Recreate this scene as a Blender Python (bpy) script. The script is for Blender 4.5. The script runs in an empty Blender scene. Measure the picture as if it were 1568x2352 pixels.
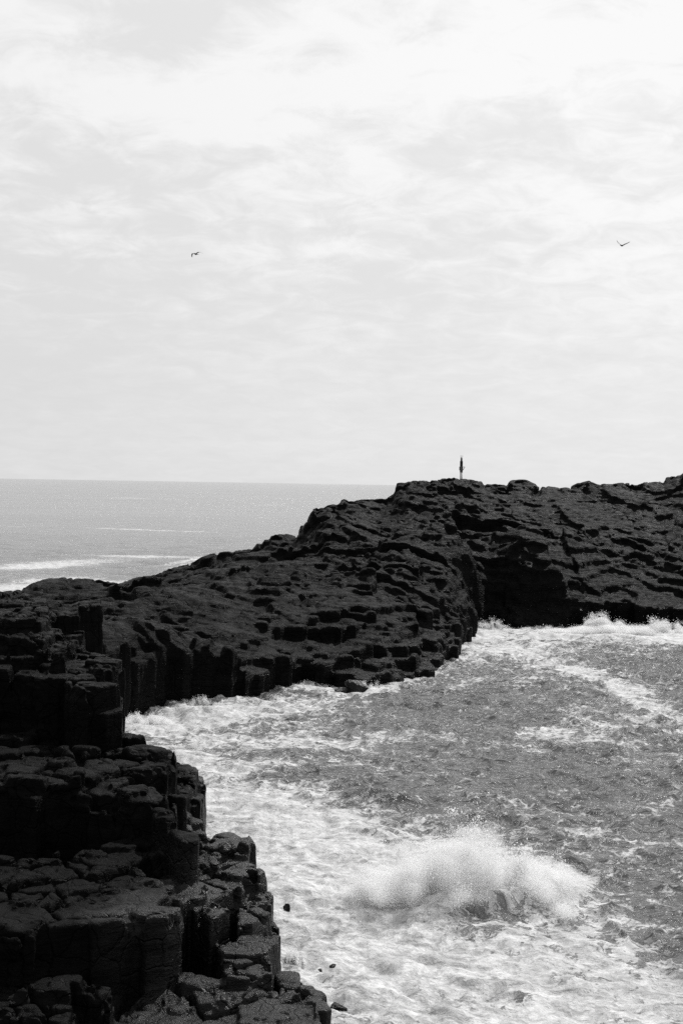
import bpy, math, random
import numpy as np
from mathutils import Matrix, Vector

S = bpy.context.scene
R = math.radians
rng = np.random.default_rng(7)

# ------------------------------------------------------------------ camera
CAMH = 16.0
FPX = 3267.0                       # focal length in the survey units used by at() below
PITCH, ROLL = R(1.14), R(0.957)
fw = np.array([0, math.cos(PITCH), -math.sin(PITCH)])
up0 = np.array([0, math.sin(PITCH), math.cos(PITCH)])
ri0 = np.array([1.0, 0, 0])
ri = math.cos(ROLL) * ri0 + math.sin(ROLL) * up0
up = -math.sin(ROLL) * ri0 + math.cos(ROLL) * up0
cd = bpy.data.cameras.new('camera'); cam = bpy.data.objects.new('camera', cd)
S.collection.objects.link(cam); S.camera = cam
cd.sensor_fit = 'VERTICAL'; cd.sensor_height = 36; cd.lens = 50.0
cd.clip_start = 0.5; cd.clip_end = 60000
M = Matrix(((ri[0], up[0], -fw[0], 0), (ri[1], up[1], -fw[1], 0), (ri[2], up[2], -fw[2], CAMH), (0, 0, 0, 1)))
cam.matrix_world = M

def ray(u, v):
    return fw * FPX + ri * (u - 784.0) + up * (1176.0 - v)
def at_z(u, v, z=0.0):             # surveyed point at height z
    d = ray(u, v); t = (z - CAMH) / d[2]
    return np.array([d[0] * t, d[1] * t, z])
def at_d(u, v, y):                 # surveyed point at distance y
    d = ray(u, v); t = y / d[1]
    return np.array([d[0] * t, y, CAMH + d[2] * t])

# ------------------------------------------------------------------ light and sky
SUN_EL, SUN_AZ = R(47), R(26)      # azimuth clockwise from +Y (ahead of the camera, to the right)
EXPO = 0.0
S.view_settings.view_transform = 'Standard'; S.view_settings.look = 'None'
S.view_settings.exposure = EXPO; S.view_settings.gamma = 1; S.view_settings.use_curve_mapping = False
sl = bpy.data.lights.new('sun', 'SUN'); sl.energy = 3.6; sl.angle = R(0.5); sl.color = (1, 0.995, 0.985)
so = bpy.data.objects.new('sun', sl); S.collection.objects.link(so)
sdir = Vector((math.sin(SUN_AZ) * math.cos(SUN_EL), math.cos(SUN_AZ) * math.cos(SUN_EL), math.sin(SUN_EL)))
so.rotation_euler = sdir.to_track_quat('Z', 'Y').to_euler(); so.location = (60, 60, 80)

W = bpy.data.worlds.new('World'); S.world = W; W.use_nodes = True
nt = W.node_tree; nt.nodes.clear()

class NT:
    """small helper for writing node graphs"""
    def __init__(s, nt): s.nt = nt
    def n(s, t, **kw):
        o = s.nt.nodes.new(t)
        for k, v in kw.items(): setattr(o, k, v)
        return o
    def put(s, sock, v):
        if isinstance(v, bpy.types.NodeSocket): s.nt.links.new(v, sock)
        else: sock.default_value = v
    def m(s, op, a, b=None, c=None, clamp=False):
        o = s.n('ShaderNodeMath', operation=op, use_clamp=clamp)
        s.put(o.inputs[0], a)
        if b is not None: s.put(o.inputs[1], b)
        if c is not None: s.put(o.inputs[2], c)
        return o.outputs[0]
    def vm(s, op, a, b=None, sc=None):
        o = s.n('ShaderNodeVectorMath', operation=op)
        s.put(o.inputs[0], a)
        if b is not None: s.put(o.inputs[1], b)
        if sc is not None: s.put(o.inputs['Scale'], sc)
        return o.outputs['Value'] if op in ('DOT_PRODUCT', 'LENGTH', 'DISTANCE') else o.outputs[0]
    def noise(s, vec, scale, detail=4, rough=0.5, dist=0.0, lac=2.0, kind='FBM', col=False):
        o = s.n('ShaderNodeTexNoise', noise_dimensions='3D')
        try: o.noise_type = kind
        except Exception: pass
        s.put(o.inputs['Vector'], vec); o.inputs['Scale'].default_value = scale
        o.inputs['Detail'].default_value = detail; o.inputs['Roughness'].default_value = rough
        o.inputs['Distortion'].default_value = dist; o.inputs['Lacunarity'].default_value = lac
        return o.outputs['Color' if col else 'Fac']
    def rng(s, v, a, b, c=0.0, d=1.0, smooth=True):
        o = s.n('ShaderNodeMapRange', interpolation_type='SMOOTHSTEP' if smooth else 'LINEAR')
        s.put(o.inputs['Value'], v)
        for k, x in (('From Min', a), ('From Max', b), ('To Min', c), ('To Max', d)): s.put(o.inputs[k], x)
        return o.outputs['Result']
    def xyz(s, x, y, z):
        o = s.n('ShaderNodeCombineXYZ')
        s.put(o.inputs[0], x); s.put(o.inputs[1], y); s.put(o.inputs[2], z)
        return o.outputs[0]
    def sep(s, v):
        o = s.n('ShaderNodeSeparateXYZ'); s.put(o.inputs[0], v); return o.outputs
    def mix(s, f, a, b):
        o = s.n('ShaderNodeMix', data_type='FLOAT'); s.put(o.inputs[0], f); s.put(o.inputs[2], a); s.put(o.inputs[3], b)
        return o.outputs[0]

g = NT(nt)
sky = g.n('ShaderNodeTexSky', sky_type='NISHITA', sun_disc=False)
sky.sun_elevation = SUN_EL; sky.sun_rotation = SUN_AZ; sky.altitude = 10
sky.air_density = 1.0; sky.dust_density = 2.5; sky.ozone_density = 1.0
bw = g.n('ShaderNodeRGBToBW'); nt.links.new(sky.outputs[0], bw.inputs[0])
tc = g.n('ShaderNodeTexCoord').outputs['Generated']
X, Y, Z = g.sep(tc)
elev = g.m('MAXIMUM', Z, 0.0)
# flat cloud deck seen in perspective
inv = g.m('DIVIDE', 1.0, g.m('ADD', elev, 0.22))
deck = g.xyz(g.m('MULTIPLY', X, inv), g.m('MULTIPLY', g.m('MULTIPLY', Y, inv), 1.0), 0.37)
n1 = g.noise(deck, 3.0, 9, 0.6, 0.35)
n2 = g.noise(deck, 10.0, 9, 0.62, 0.5)
streak = g.noise(g.xyz(g.m('MULTIPLY', X, 3.2), Y, g.m('MULTIPLY', Z, 26.0)), 1.0, 6, 0.55, 0.4)
# named cloud banks: (survey u, v, half-width, half-height, strength)
wob = g.noise(g.vm('MULTIPLY', tc, (1, 1, 2.2)), 7.0, 9, 0.66, 0.0, col=True)
wobv = g.vm('SCALE', g.vm('SUBTRACT', wob, (0.5, 0.5, 0.5)), sc=0.075)
dirw = g.vm('ADD', tc, wobv)
banks = [(360, 215, 200, 85, .95), (600, 250, 190, 60, .9), (560, 150, 90, 45, .5), (830, 190, 170, 95, .8), (980, 110, 190, 110, .9), (1250, 130, 220, 90, .55),
         (1480, 60, 200, 90, .6), (700, 60, 120, 40, .4), (60, 60, 160, 90, .55), (120, 190, 110, 40, .4), (820, 378, 70, 24, .9),
         (620, 420, 150, 30, .55), (1000, 500, 75, 20, .6), (1350, 470, 230, 80, .55), (1400, 650, 240, 70, .5),
         (215, 458, 75, 12, .6), (690, 315, 60, 22, .5), (150, 290, 18, 12, .5), (620, 480, 140, 18, .5), (720, 580, 180, 24, .6), (60, 520, 120, 22, .4),
         (500, 300, 130, 30, .4), (170, 570, 170, 16, .4), (420, 55, 110, 65, -.85), (560, 95, 80, 30, -.3), (780, 130, 80, 40, -.6), (200, 330, 190, 60, -.45), (560, 350, 160, 22, -.45),
         (820, 290, 130, 30, -.4), (1150, 320, 220, 80, -.05), (1010, 60, 70, 14, -.5), (90, 420, 90, 30, -.4), (240, 640, 220, 60, -.3), (1130, 560, 90, 40, -.3), (900, 670, 300, 50, -.3),
         (120, 800, 260, 160, -.35)]
acc = None
for (u, v, a, b, s_) in banks:
    c = ray(u, v); c = c / np.linalg.norm(c)
    dx = g.vm('SUBTRACT', dirw, tuple(c))
    # horizontal tangent and world up are enough near the horizon
    t1 = np.cross(c, (0, 0, 1)); t1 /= np.linalg.norm(t1); t2 = np.cross(t1, c)
    e1 = g.m('MULTIPLY', g.vm('DOT_PRODUCT', dx, tuple(t1)), FPX / a)
    e2 = g.m('MULTIPLY', g.vm('DOT_PRODUCT', dx, tuple(t2)), FPX / b)
    r2 = g.m('ADD', g.m('MULTIPLY', e1, e1), g.m('MULTIPLY', e2, e2))
    w = g.m('MULTIPLY', g.m('EXPONENT', g.m('MULTIPLY', r2, -0.75)), s_ * (0.62 if s_ > 0 else 0.8))
    acc = w if acc is None else g.m('ADD', acc, w)
cl = g.m('ADD', g.m('MULTIPLY', g.m('SUBTRACT', n1, 0.5), 1.0), g.m('MULTIPLY', g.m('SUBTRACT', n2, 0.5), 2.9))
cl = g.m('ADD', cl, g.m('MULTIPLY', g.m('SUBTRACT', streak, 0.5), 0.3))
fade = g.rng(Z, 0.03, 0.2, 0.25, 1.0)
cl = g.m('MULTIPLY', cl, fade)
cl = g.m('ADD', cl, acc)
cover = g.rng(cl, -0.42, 0.72, 0.0, 1.0)
veil = g.m('ADD', g.m('MULTIPLY', bw.outputs[0], 0.05), 7.02)       # thin high overcast lit from above
side = g.m('MULTIPLY', X, 1.3)                                      # brighter towards the sun
upb = g.m('MULTIPLY', g.rng(Z, 0.0, 0.35), 0.55)
base = g.m('ADD', g.m('ADD', veil, side), upb)
lum = g.m('ADD', base, g.m('MULTIPLY', cover, 1.35))
lum = g.m('ADD', g.m('MULTIPLY', lum, 1.0), -0.25)
lum = g.m('MINIMUM', lum, 9.1)
bg = g.n('ShaderNodeBackground'); bg.inputs['Strength'].default_value = 0.105
cc = g.n('ShaderNodeCombineColor')
for i in range(3): nt.links.new(lum, cc.inputs[i])
nt.links.new(cc.outputs[0], bg.inputs['Color'])
wo = g.n('ShaderNodeOutputWorld'); nt.links.new(bg.outputs[0], wo.inputs['Surface'])

S.cycles.max_bounces = 8; S.cycles.diffuse_bounces = 6; S.cycles.glossy_bounces = 3
S.cycles.volume_bounces = 6; S.cycles.sample_clamp_direct = 8.0; S.cycles.sample_clamp_indirect = 3.0
try: S.cycles.use_denoising = False
except Exception: pass

# ------------------------------------------------------------------ helpers
def mat(name):
    m = bpy.data.materials.new(name); m.use_nodes = True; m.node_tree.nodes.clear()
    t = NT(m.node_tree); out = t.n('ShaderNodeOutputMaterial')
    return m, t, out
def grey(t, v):
    o = t.n('ShaderNodeCombineColor')
    for i in range(3): t.put(o.inputs[i], v)
    return o.outputs[0]
def bump(t, h, dist, strength=1.0, nrm=None):
    b = t.n('ShaderNodeBump'); t.put(b.inputs['Height'], h)
    b.inputs['Distance'].default_value = dist; t.put(b.inputs['Strength'], strength)
    if nrm is not None: t.put(b.inputs['Normal'], nrm)
    return b.outputs[0]
def simple(name, v, rough=0.6, metal=0.0, var=0.25, scale=6.0):
    m, t, out = mat(name); p = t.n('ShaderNodeBsdfPrincipled')
    co = t.n('ShaderNodeTexCoord').outputs['Object']
    n = t.noise(co, scale, 5, 0.6)
    t.put(p.inputs['Base Color'], grey(t, t.m('MULTIPLY', t.rng(n, 0.3, 0.7, 1 - var, 1 + var), v)))
    p.inputs['Roughness'].default_value = rough; p.inputs['Metallic'].default_value = metal
    t.put(p.inputs['Normal'], bump(t, n, 0.01, 0.4))
    m.node_tree.links.new(p.outputs[0], out.inputs[0]); return m

def mesh_np(name, V, F, m=None, parent=None, smooth=True):
    """mesh from numpy arrays: V (n,3), F (k,3 or 4)"""
    me = bpy.data.meshes.new(name); V = np.asarray(V, np.float32); F = np.asarray(F, np.int32)
    me.vertices.add(len(V)); me.vertices.foreach_set('co', V.ravel())
    k = F.shape[1]; me.loops.add(F.size); me.loops.foreach_set('vertex_index', F.ravel())
    me.polygons.add(len(F)); me.polygons.foreach_set('loop_start', np.arange(0, F.size, k, dtype=np.int32))
    me.polygons.foreach_set('use_smooth', np.full(len(F), smooth))
    me.update(calc_edges=True)
    o = bpy.data.objects.new(name, me); S.collection.objects.link(o)
    if m: me.materials.append(m)
    if parent: o.parent = parent
    return o
def tag(o, label=None, cat=None, group=None, kind=None):
    for k, v in (('label', label), ('category', cat), ('group', group), ('kind', kind)):
        if v: o[k] = v
    return o
def sstep(a, b, x):
    t = np.clip((x - a) / (b - a), 0, 1); return t * t * (3 - 2 * t)

TAB = rng.random((256, 256)).astype(np.float32)
def vnoise(x, y, seed=0):
    x = x + seed * 37.17; y = y + seed * 11.71
    xi = np.floor(x).astype(np.int64); yi = np.floor(y).astype(np.int64)
    fx = (x - xi).astype(np.float32); fy = (y - yi).astype(np.float32)
    fx = fx * fx * fx * (fx * (fx * 6 - 15) + 10); fy = fy * fy * fy * (fy * (fy * 6 - 15) + 10)
    a = TAB[xi & 255, yi & 255]; b = TAB[(xi + 1) & 255, yi & 255]
    c = TAB[xi & 255, (yi + 1) & 255]; d = TAB[(xi + 1) & 255, (yi + 1) & 255]
    return ((a * (1 - fx) + b * fx) * (1 - fy) + (c * (1 - fx) + d * fx) * fy) * 2 - 1
def fbm(x, y, seed=0, oct=4, gain=0.5):
    s = 0; a = 1.0; t = 0
    for i in range(oct):
        c, sn = math.cos(0.7 * i + seed), math.sin(0.7 * i + seed)
        s = s + a * vnoise((x * c - y * sn) * 2 ** i, (x * sn + y * c) * 2 ** i, seed + i * 3); t += a; a *= gain
    return s / t
def voronoi(x, y, cell, seed=0, jit=0.8):
    """returns id-hash, centre x, centre y, F2-F1 distance"""
    gx = np.floor(x / cell).astype(np.int64); gy = np.floor(y / cell).astype(np.int64)
    f1 = np.full(x.shape, 1e9); f2 = f1.copy(); cx = np.zeros_like(x); cy = np.zeros_like(x); idd = np.zeros_like(x)
    for i in (-1, 0, 1, -2, 2):
        for j in (-1, 0, 1, -2, 2):
            if abs(i) + abs(j) > 2: continue
            a = gx + i; b = gy + j
            h1 = TAB[(a * 7 + seed * 13) & 255, (b * 3 + seed) & 255]; h2 = TAB[(b * 5 + seed * 29) & 255, (a + 91 + seed) & 255]
            px = (a + 0.5 + (h1 - 0.5) * jit + 0.5 * (b & 1)) * cell; py = (b + 0.5 + (h2 - 0.5) * jit) * cell
            d = np.hypot(px - x, py - y)
            n = d < f1
            f2 = np.where(n, f1, np.minimum(f2, d)); cx = np.where(n, px, cx); cy = np.where(n, py, cy)
            idd = np.where(n, TAB[(a * 11 + 3) & 255, (b * 17 + 5 + seed) & 255], idd); f1 = np.where(n, d, f1)
    return idd, cx, cy, f2 - f1
def facet(x, y, cell, seed, tilt=0.5, jit=0.95):
    idd, cx, cy, e = voronoi(x, y, cell, seed, jit)
    a = np.sin(idd * 91.7) * tilt; b = np.cos(idd * 57.3) * tilt
    return (np.modf(idd * 7.31)[0] - 0.5) * 1.2 + ((x - cx) * a + (y - cy) * b) / cell * 2, e
def inpoly(px, py, poly):
    ins = np.zeros(px.shape, bool); n = len(poly)
    for i in range(n):
        x1, y1 = poly[i][:2]; x2, y2 = poly[(i + 1) % n][:2]
        if y1 == y2: continue
        c = ((y1 > py) != (y2 > py)) & (px < (x2 - x1) * (py - y1) / (y2 - y1) + x1)
        ins ^= c
    return ins
def blur(a, r):
    k = np.arange(-int(2.5 * r + .5), int(2.5 * r + .5) + 1); w = np.exp(-0.5 * (k / r) ** 2); w /= w.sum()
    for ax in (0, 1):
        p = [(0, 0), (0, 0)]; h = len(k) // 2; p[ax] = (h, h); q = np.pad(a, p, mode='edge'); s = 0
        for i, ww in enumerate(w):
            sl_ = [slice(None)] * 2; sl_[ax] = slice(i, i + a.shape[ax]); s = s + ww * q[tuple(sl_)]
        a = s
    return a.astype(np.float32)
def lerp_mat(n, step, cell, seed):
    """1D smooth interpolation matrix from a lattice of spacing `cell` to n samples of spacing `step`"""
    t = np.arange(n) * step / cell; i = np.floor(t).astype(int); f = t - i; f = f * f * (3 - 2 * f)
    m = np.zeros((n, i.max() + 2), np.float32); m[np.arange(n), i] = 1 - f; m[np.arange(n), i + 1] = f
    return m
def field3(shape, step, cells, seed):
    """3D value noise on a regular grid, returned slice by slice through a function of k"""
    r = np.random.default_rng(seed); A, B, C_ = (lerp_mat(shape[i], step, cells[i], 0) for i in range(3))
    L = r.random((C_.shape[1], A.shape[1], B.shape[1])).astype(np.float32) * 2 - 1
    cache = {}
    def plane(q):
        if q not in cache:
            if len(cache) > 3: cache.pop(min(cache))
            cache[q] = A @ L[q] @ B.T
        return cache[q]
    def f(k):
        row = C_[k]; i = int(np.nonzero(row)[0][0]); s = row[i] * plane(i)
        if row[min(i + 1, len(row) - 1)] and i + 1 < len(row): s = s + row[i + 1] * plane(i + 1)
        return s
    return f

def rock_volume(H, x0, y0, z0, nz, h, wall_amp, seed, strat=0.45):
    """solid whose top is H, walls roughened with bedding ledges, then surface nets"""
    nx, ny = H.shape
    F = np.empty((nx, ny, nz), np.float32)
    nA = field3((nx, ny, nz), h, (1.6, 1.6, 0.9), seed)
    nB = field3((nx, ny, nz), h, (0.55, 0.55, 0.4), seed + 1)
    nC = field3((nx, ny, nz), h, (6.0, 6.0, strat), seed + 2)      # bedding
    nD = field3((nx, ny, nz), h, (3.0, 3.0, 1.0), seed + 3)
    nE = field3((nx, ny, nz), h, (0.24, 0.24, 0.2), seed + 4)
    w = 1.1 * h
    for k in range(nz):
        z = z0 + k * h
        g1 = np.clip((H - z) / w, -1, 1)
        s1 = blur(g1, 0.6); s2 = blur(g1, 3.5)
        f = 0.82 * s1 + 0.18 * s2
        wall = np.clip(1.2 - np.abs(s2) * 1.0, 0.25, 1.0)
        f = f + wall_amp * wall * (0.12 * nA(k) + 0.14 * nB(k) + 0.30 * np.clip(nC(k) * 3.5, -1, 1) + 0.12 * nD(k) + 0.13 * nE(k))
        F[:, :, k] = f
    F[0] = F[-1] = -1; F[:, 0] = F[:, -1] = -1; F[:, :, -1] = -1; F[:, :, 0] = -1
    return surface_nets(F, x0, y0, z0, h)

def surface_nets(F, x0, y0, z0, h):
    B = F > 0
    nx, ny, nz = F.shape
    cnt = np.zeros((nx - 1, ny - 1, nz - 1), np.uint8)
    for i in (0, 1):
        for j in (0, 1):
            for k in (0, 1):
                cnt += B[i:nx - 1 + i, j:ny - 1 + j, k:nz - 1 + k]
    act = (cnt > 0) & (cnt < 8)
    ci, cj, ck = np.nonzero(act); n = len(ci)
    idx = np.full(act.shape, -1, np.int32); idx[ci, cj, ck] = np.arange(n)
    P = np.zeros((n, 3)); c = np.zeros(n)
    cor = [(i, j, k) for i in (0, 1) for j in (0, 1) for k in (0, 1)]
    val = {q: F[ci + q[0], cj + q[1], ck + q[2]] for q in cor}
    for a in cor:
        for ax in range(3):
            if a[ax]: continue
            b = list(a); b[ax] = 1; b = tuple(b)
            va, vb = val[a], val[b]; x = (va > 0) != (vb > 0)
            t = np.where(x, va / np.where(x, va - vb, 1), 0)
            for q in range(3): P[:, q] += np.where(x, a[q] + (t if q == ax else 0), 0)
            c += x
    P /= c[:, None]
    V = (P + np.stack([ci, cj, ck], 1)) * h + np.array([x0, y0, z0])
    faces = []
    for ax in range(3):
        sl1 = [slice(1, -1)] * 3; sl2 = [slice(1, -1)] * 3
        sl1[ax] = slice(0, -1); sl2[ax] = slice(1, None)
        a = B[tuple(sl1)]; b = B[tuple(sl2)]
        e = np.nonzero(a != b); up_ = a[e]
        I = [e[q] + (0 if q == ax else 1) for q in range(3)]
        o1, o2 = [(1, 2), (2, 0), (0, 1)][ax]
        def cell(d1, d2):
            J = [I[0].copy(), I[1].copy(), I[2].copy()]; J[o1] = J[o1] - d1; J[o2] = J[o2] - d2
            return idx[J[0], J[1], J[2]]
        q = np.stack([cell(1, 1), cell(0, 1), cell(0, 0), cell(1, 0)], 1)
        q[~up_] = q[~up_][:, ::-1]
        faces.append(q)
    return V, np.concatenate(faces)

# ------------------------------------------------------------------ rock material
def rock_material(name, lo, hi, fine=1.0, wet=1.0, rnd=0.34, zf=3.6, splash=False, rough=(0.5, 0.8), spec=(0.08, 0.25)):
    m, t, out = mat(name); p = t.n('ShaderNodeBsdfPrincipled')
    co = t.n('ShaderNodeTexCoord').outputs['Object']
    geo = t.n('ShaderNodeNewGeometry')
    z = t.sep(co)[2]
    big = t.noise(co, 0.35, 5, 0.6)
    mid = t.noise(co, 2.2 * fine, 7, 0.68, 0.2)
    fin = t.noise(co, 11.0 * fine, 8, 0.7)
    lay = t.noise(t.vm('MULTIPLY', co, (0.55, 0.55, zf)), 1.3 * fine, 7, 0.65, 0.3)
    vor = t.n('ShaderNodeTexVoronoi', feature='DISTANCE_TO_EDGE')
    t.put(vor.inputs['Vector'], t.vm('ADD', co, t.vm('SCALE', t.noise(co, 1.5, 4, 0.6, col=True), sc=0.5)))
    vor.inputs['Scale'].default_value = 1.1 * fine
    crack = t.rng(vor.outputs['Distance'], 0.0, 0.05)
    wv = t.vm('ADD', co, t.vm('SCALE', t.noise(co, 0.9 * fine, 5, 0.65, col=True), sc=0.9 / fine))
    vb = t.n('ShaderNodeTexVoronoi', feature='F1'); t.put(vb.inputs['Vector'], t.vm('MULTIPLY', wv, (0.6, 0.6, 2.2))); vb.inputs['Scale'].default_value = 1.5 * fine
    blk = t.sep(vb.outputs['Color'])[0]
    vc = t.n('ShaderNodeTexVoronoi', feature='F1'); t.put(vc.inputs['Vector'], t.vm('MULTIPLY', wv, (0.7, 0.7, 2.0))); vc.inputs['Scale'].default_value = 4.3 * fine
    blk2 = t.sep(vc.outputs['Color'])[0]
    v = t.m('ADD', t.m('MULTIPLY', mid, 0.5), t.m('ADD', t.m('MULTIPLY', big, 0.3), t.m('MULTIPLY', lay, 0.2)))
    col = t.rng(v, 0.36, 0.64, lo, hi)
    col = t.m('MULTIPLY', col, t.rng(crack, 0, 1, 0.45, 1.0))
    t.put(p.inputs['Base Color'], grey(t, col))
    wetm = t.m('MULTIPLY', t.rng(t.m('ADD', z, t.m('MULTIPLY', t.m('SUBTRACT', big, 0.5), 3.0)), 0.3, 3.4, 1.0, 0.0), wet)
    if splash:   # spray from the breakers keeps the outer ledges wet
        xr = t.m('ADD', t.sep(co)[0], t.m('MULTIPLY', t.m('SUBTRACT', big, 0.5), 6.0))
        wetm = t.m('MAXIMUM', t.m('MULTIPLY', wetm, 0.22), t.m('MULTIPLY', t.rng(xr, -6.8, -4.2), t.rng(z, 4.4, 3.2)))
    r = t.mix(wetm, t.rng(mid, 0.35, 0.65, rough[0], rough[1]), t.rng(fin, 0.35, 0.65, 0.22, 0.45))
    t.put(p.inputs['Roughness'], r)
    t.put(p.inputs['Specular IOR Level'], t.mix(wetm, spec[0], spec[1]))
    h = t.m('ADD', t.m('ADD', t.m('MULTIPLY', mid, 0.3), t.m('MULTIPLY', lay, 0.45)), t.m('ADD', t.m('MULTIPLY', blk, 0.30), t.m('MULTIPLY', blk2, 0.14)))
    n1_ = bump(t, h, rnd / fine, 0.9)
    n2_ = bump(t, t.m('ADD', t.m('MULTIPLY', fin, 1.0), t.m('MULTIPLY', crack, 0.6)), 0.06 / fine, 0.9, n1_)
    t.put(p.inputs['Normal'], n2_)
    m.node_tree.links.new(p.outputs[0], out.inputs[0]); return m
ROCK_NEAR = rock_material('basalt_near', 0.0012, 0.0045, 1.0, rnd=0.20, splash=True, rough=(0.34, 0.6), spec=(0.028, 0.20))
ROCK_FAR = rock_material('basalt_far', 0.0010, 0.0045, 0.6, rnd=0.5, zf=6.5, wet=0.8, rough=(0.36, 0.66), spec=(0.04, 0.07))

# ------------------------------------------------------------------ foreground cliff
def tier(pts, z, extra=()):
    return [tuple(at_z(u, v, z)[:2]) for (u, v) in pts] + list(extra)
FH = 0.07
fx0, fx1, fy0, fy1, fz0, fz1 = -27.5, 1.2, 34.0, 92.0, -0.9, 11.0
nx, ny = int((fx1 - fx0) / FH), int((fy1 - fy0) / FH)
gx, gy = np.meshgrid(fx0 + np.arange(nx) * FH, fy0 + np.arange(ny) * FH, indexing='ij')
# warp the plan a little so joints are not ruled lines
wx = gx + 0.14 * fbm(gx * 0.9, gy * 0.9, 1); wy = gy + 0.14 * fbm(gx * 0.9, gy * 0.9, 2)
idA, cxA, cyA, eA = voronoi(wx, wy, 1.45, 3)
idB, cxB, cyB, eB = voronoi(wx, wy, 3.1, 5, 0.9)
# tiers: outline of each step's top in survey units, height, height jitter, slope towards the back
TIERS = [
    # low wet shelf, bottom right
    (tier([(560, 2560), (748, 2440), (741, 2350), (728, 2284), (690, 2262), (640, 2262), (560, 2240), (400, 2230), (60, 2230), (-300, 2240), (-300, 2560)], 0.75), 0.75, 0.18, 0),
    (tier([(634, 2262), (634, 2232), (690, 2232), (692, 2256)], 1.25), 1.25, 0.05, 0),
    (tier([(638, 2500), (636, 2262), (690, 2256), (728, 2284), (738, 2350), (741, 2500)], 1.25), 1.25, 0.06, 0),
    (tier([(556, 2480), (548, 2300), (590, 2262), (640, 2266), (640, 2480)], 1.5), 1.5, 0.1, 0),
    (tier([(400, 2500), (555, 2420), (560, 2300), (545, 2262), (490, 2262), (400, 2240), (-300, 2230), (-300, 2500)], 1.35), 1.35, 0.35, 0.0),
    (tier([(-300, 2330), (60, 2320), (160, 2330), (165, 2262), (255, 2282), (250, 2250), (-300, 2200)], 2.2), 2.2, 0.25, 0.0),
    (tier([(560, 2252), (624, 2236), (626, 2200), (600, 2150), (500, 2160), (520, 2252)], 1.7), 1.7, 0.2, 0.0),
    # columns along the water
    (tier([(596, 2190), (640, 2165), (646, 2128), (628, 2112), (560, 2100), (560, 2180)], 1.45), 1.45, 0.1, 0),
    (tier([(590, 2120), (628, 2090), (632, 2052), (612, 2034), (580, 2028), (540, 2060), (545, 2120)], 2.1), 2.1, 0.12, 0),
    # platform with the lit wet ledges
    (tier([(392, 2085), (440, 2068), (470, 2080), (505, 2098), (560, 2096), (580, 2072), (586, 2000), (584, 1950), (560, 1930), (520, 1915), (470, 1905), (440, 1892), (380, 1850), (300, 1900), (300, 2085)], 2.7), 2.7, 0.22, 0.0),
    # left shelf in front of the main wall
    (tier([(-300, 2160), (30, 2146), (118, 2126), (205, 2116), (287, 2100), (310, 2116), (372, 2104), (388, 2050), (390, 1990), (300, 1950), (-300, 1960)], 3.4), 3.4, 0.28, 0.02),
    # main wall and its stepped top
    (tier([(-300, 1835), (0, 1832), (90, 1852), (104, 1842), (270, 1860), (345, 1872), (402, 1912), (412, 1880), (392, 1815), (370, 1765), (350, 1730), (325, 1698), (286, 1684), (230, 1640), (-300, 1640)], 4.5), 4.5, 0.45, 0.0),
    # outer columns beside the bay
    (tier([(360, 1830), (420, 1838), (452, 1800), (453, 1768), (410, 1752), (370, 1740), (340, 1720)], 2.95), 2.95, 0.15, 0),
    (tier([(420, 1850), (462, 1846), (473, 1808), (466, 1786), (440, 1778), (400, 1800)], 2.45), 2.45, 0.12, 0),
    (tier([(405, 1900), (440, 1898), (442, 1868), (424, 1858), (404, 1862)], 3.2), 3.2, 0.05, 0),
    # smaller lumps on top of the wall
    (tier([(100, 1800), (190, 1790), (205, 1760), (120, 1745), (-300, 1745), (-300, 1800)], 5.2), 5.2, 0.25, 0),
    (tier([(180, 1790), (270, 1800), (298, 1790), (290, 1762), (210, 1755)], 4.95), 4.95, 0.15, 0),
    # upper block
    (tier([(-300, 1548), (0, 1545), (95, 1552), (180, 1560), (245, 1560), (256, 1530), (240, 1500), (190, 1480), (150, 1462), (118, 1446), (60, 1420), (-300, 1430)], 7.3), 7.3, 0.3, 0.0),
    (tier([(240, 1640), (277, 1634), (279, 1602), (250, 1585), (180, 1590), (180, 1640)], 5.9), 5.9, 0.12, 0),
    (tier([(180, 1392), (234, 1390), (232, 1376), (184, 1375)], 8.3), 8.3, 0.05, 0),
    (tier([(118, 1415), (184, 1415), (184, 1401), (118, 1402)], 7.75), 7.75, 0.05, 0),
    (tier([(-300, 1500), (60, 1505), (150, 1500), (190, 1488), (160, 1466), (118, 1446), (60, 1420), (-300, 1430)], 7.9), 7.9, 0.25, 0.0),
    (tier([(-300, 1455), (0, 1462), (100, 1468), (125, 1452), (114, 1425), (60, 1405), (-300, 1405)], 8.5), 8.5, 0.25, 0.0),
    (tier([(-300, 1420), (30, 1424), (95, 1422), (112, 1408), (108, 1374), (60, 1362), (-300, 1362)], 9.2), 9.2, 0.2, 0.0),
]
fa1, fe1 = facet(wx * 0.8, wy, 0.62, 41, 0.4); fa2, fe2 = facet(wx * 0.8, wy * 1.1, 0.27, 43, 0.5)
fz_f = 0.07 * fa1 + 0.045 * fa2 - 0.10 * (1 - sstep(0.02, 0.09, fe1)) * sstep(-.2, .2, fbm(gx * .6, gy * .6, 46)) + 0.05 * fbm(gx * 4.5, gy * 4.5, 47, 3)
H = np.full((nx, ny), -2.0)
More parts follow.
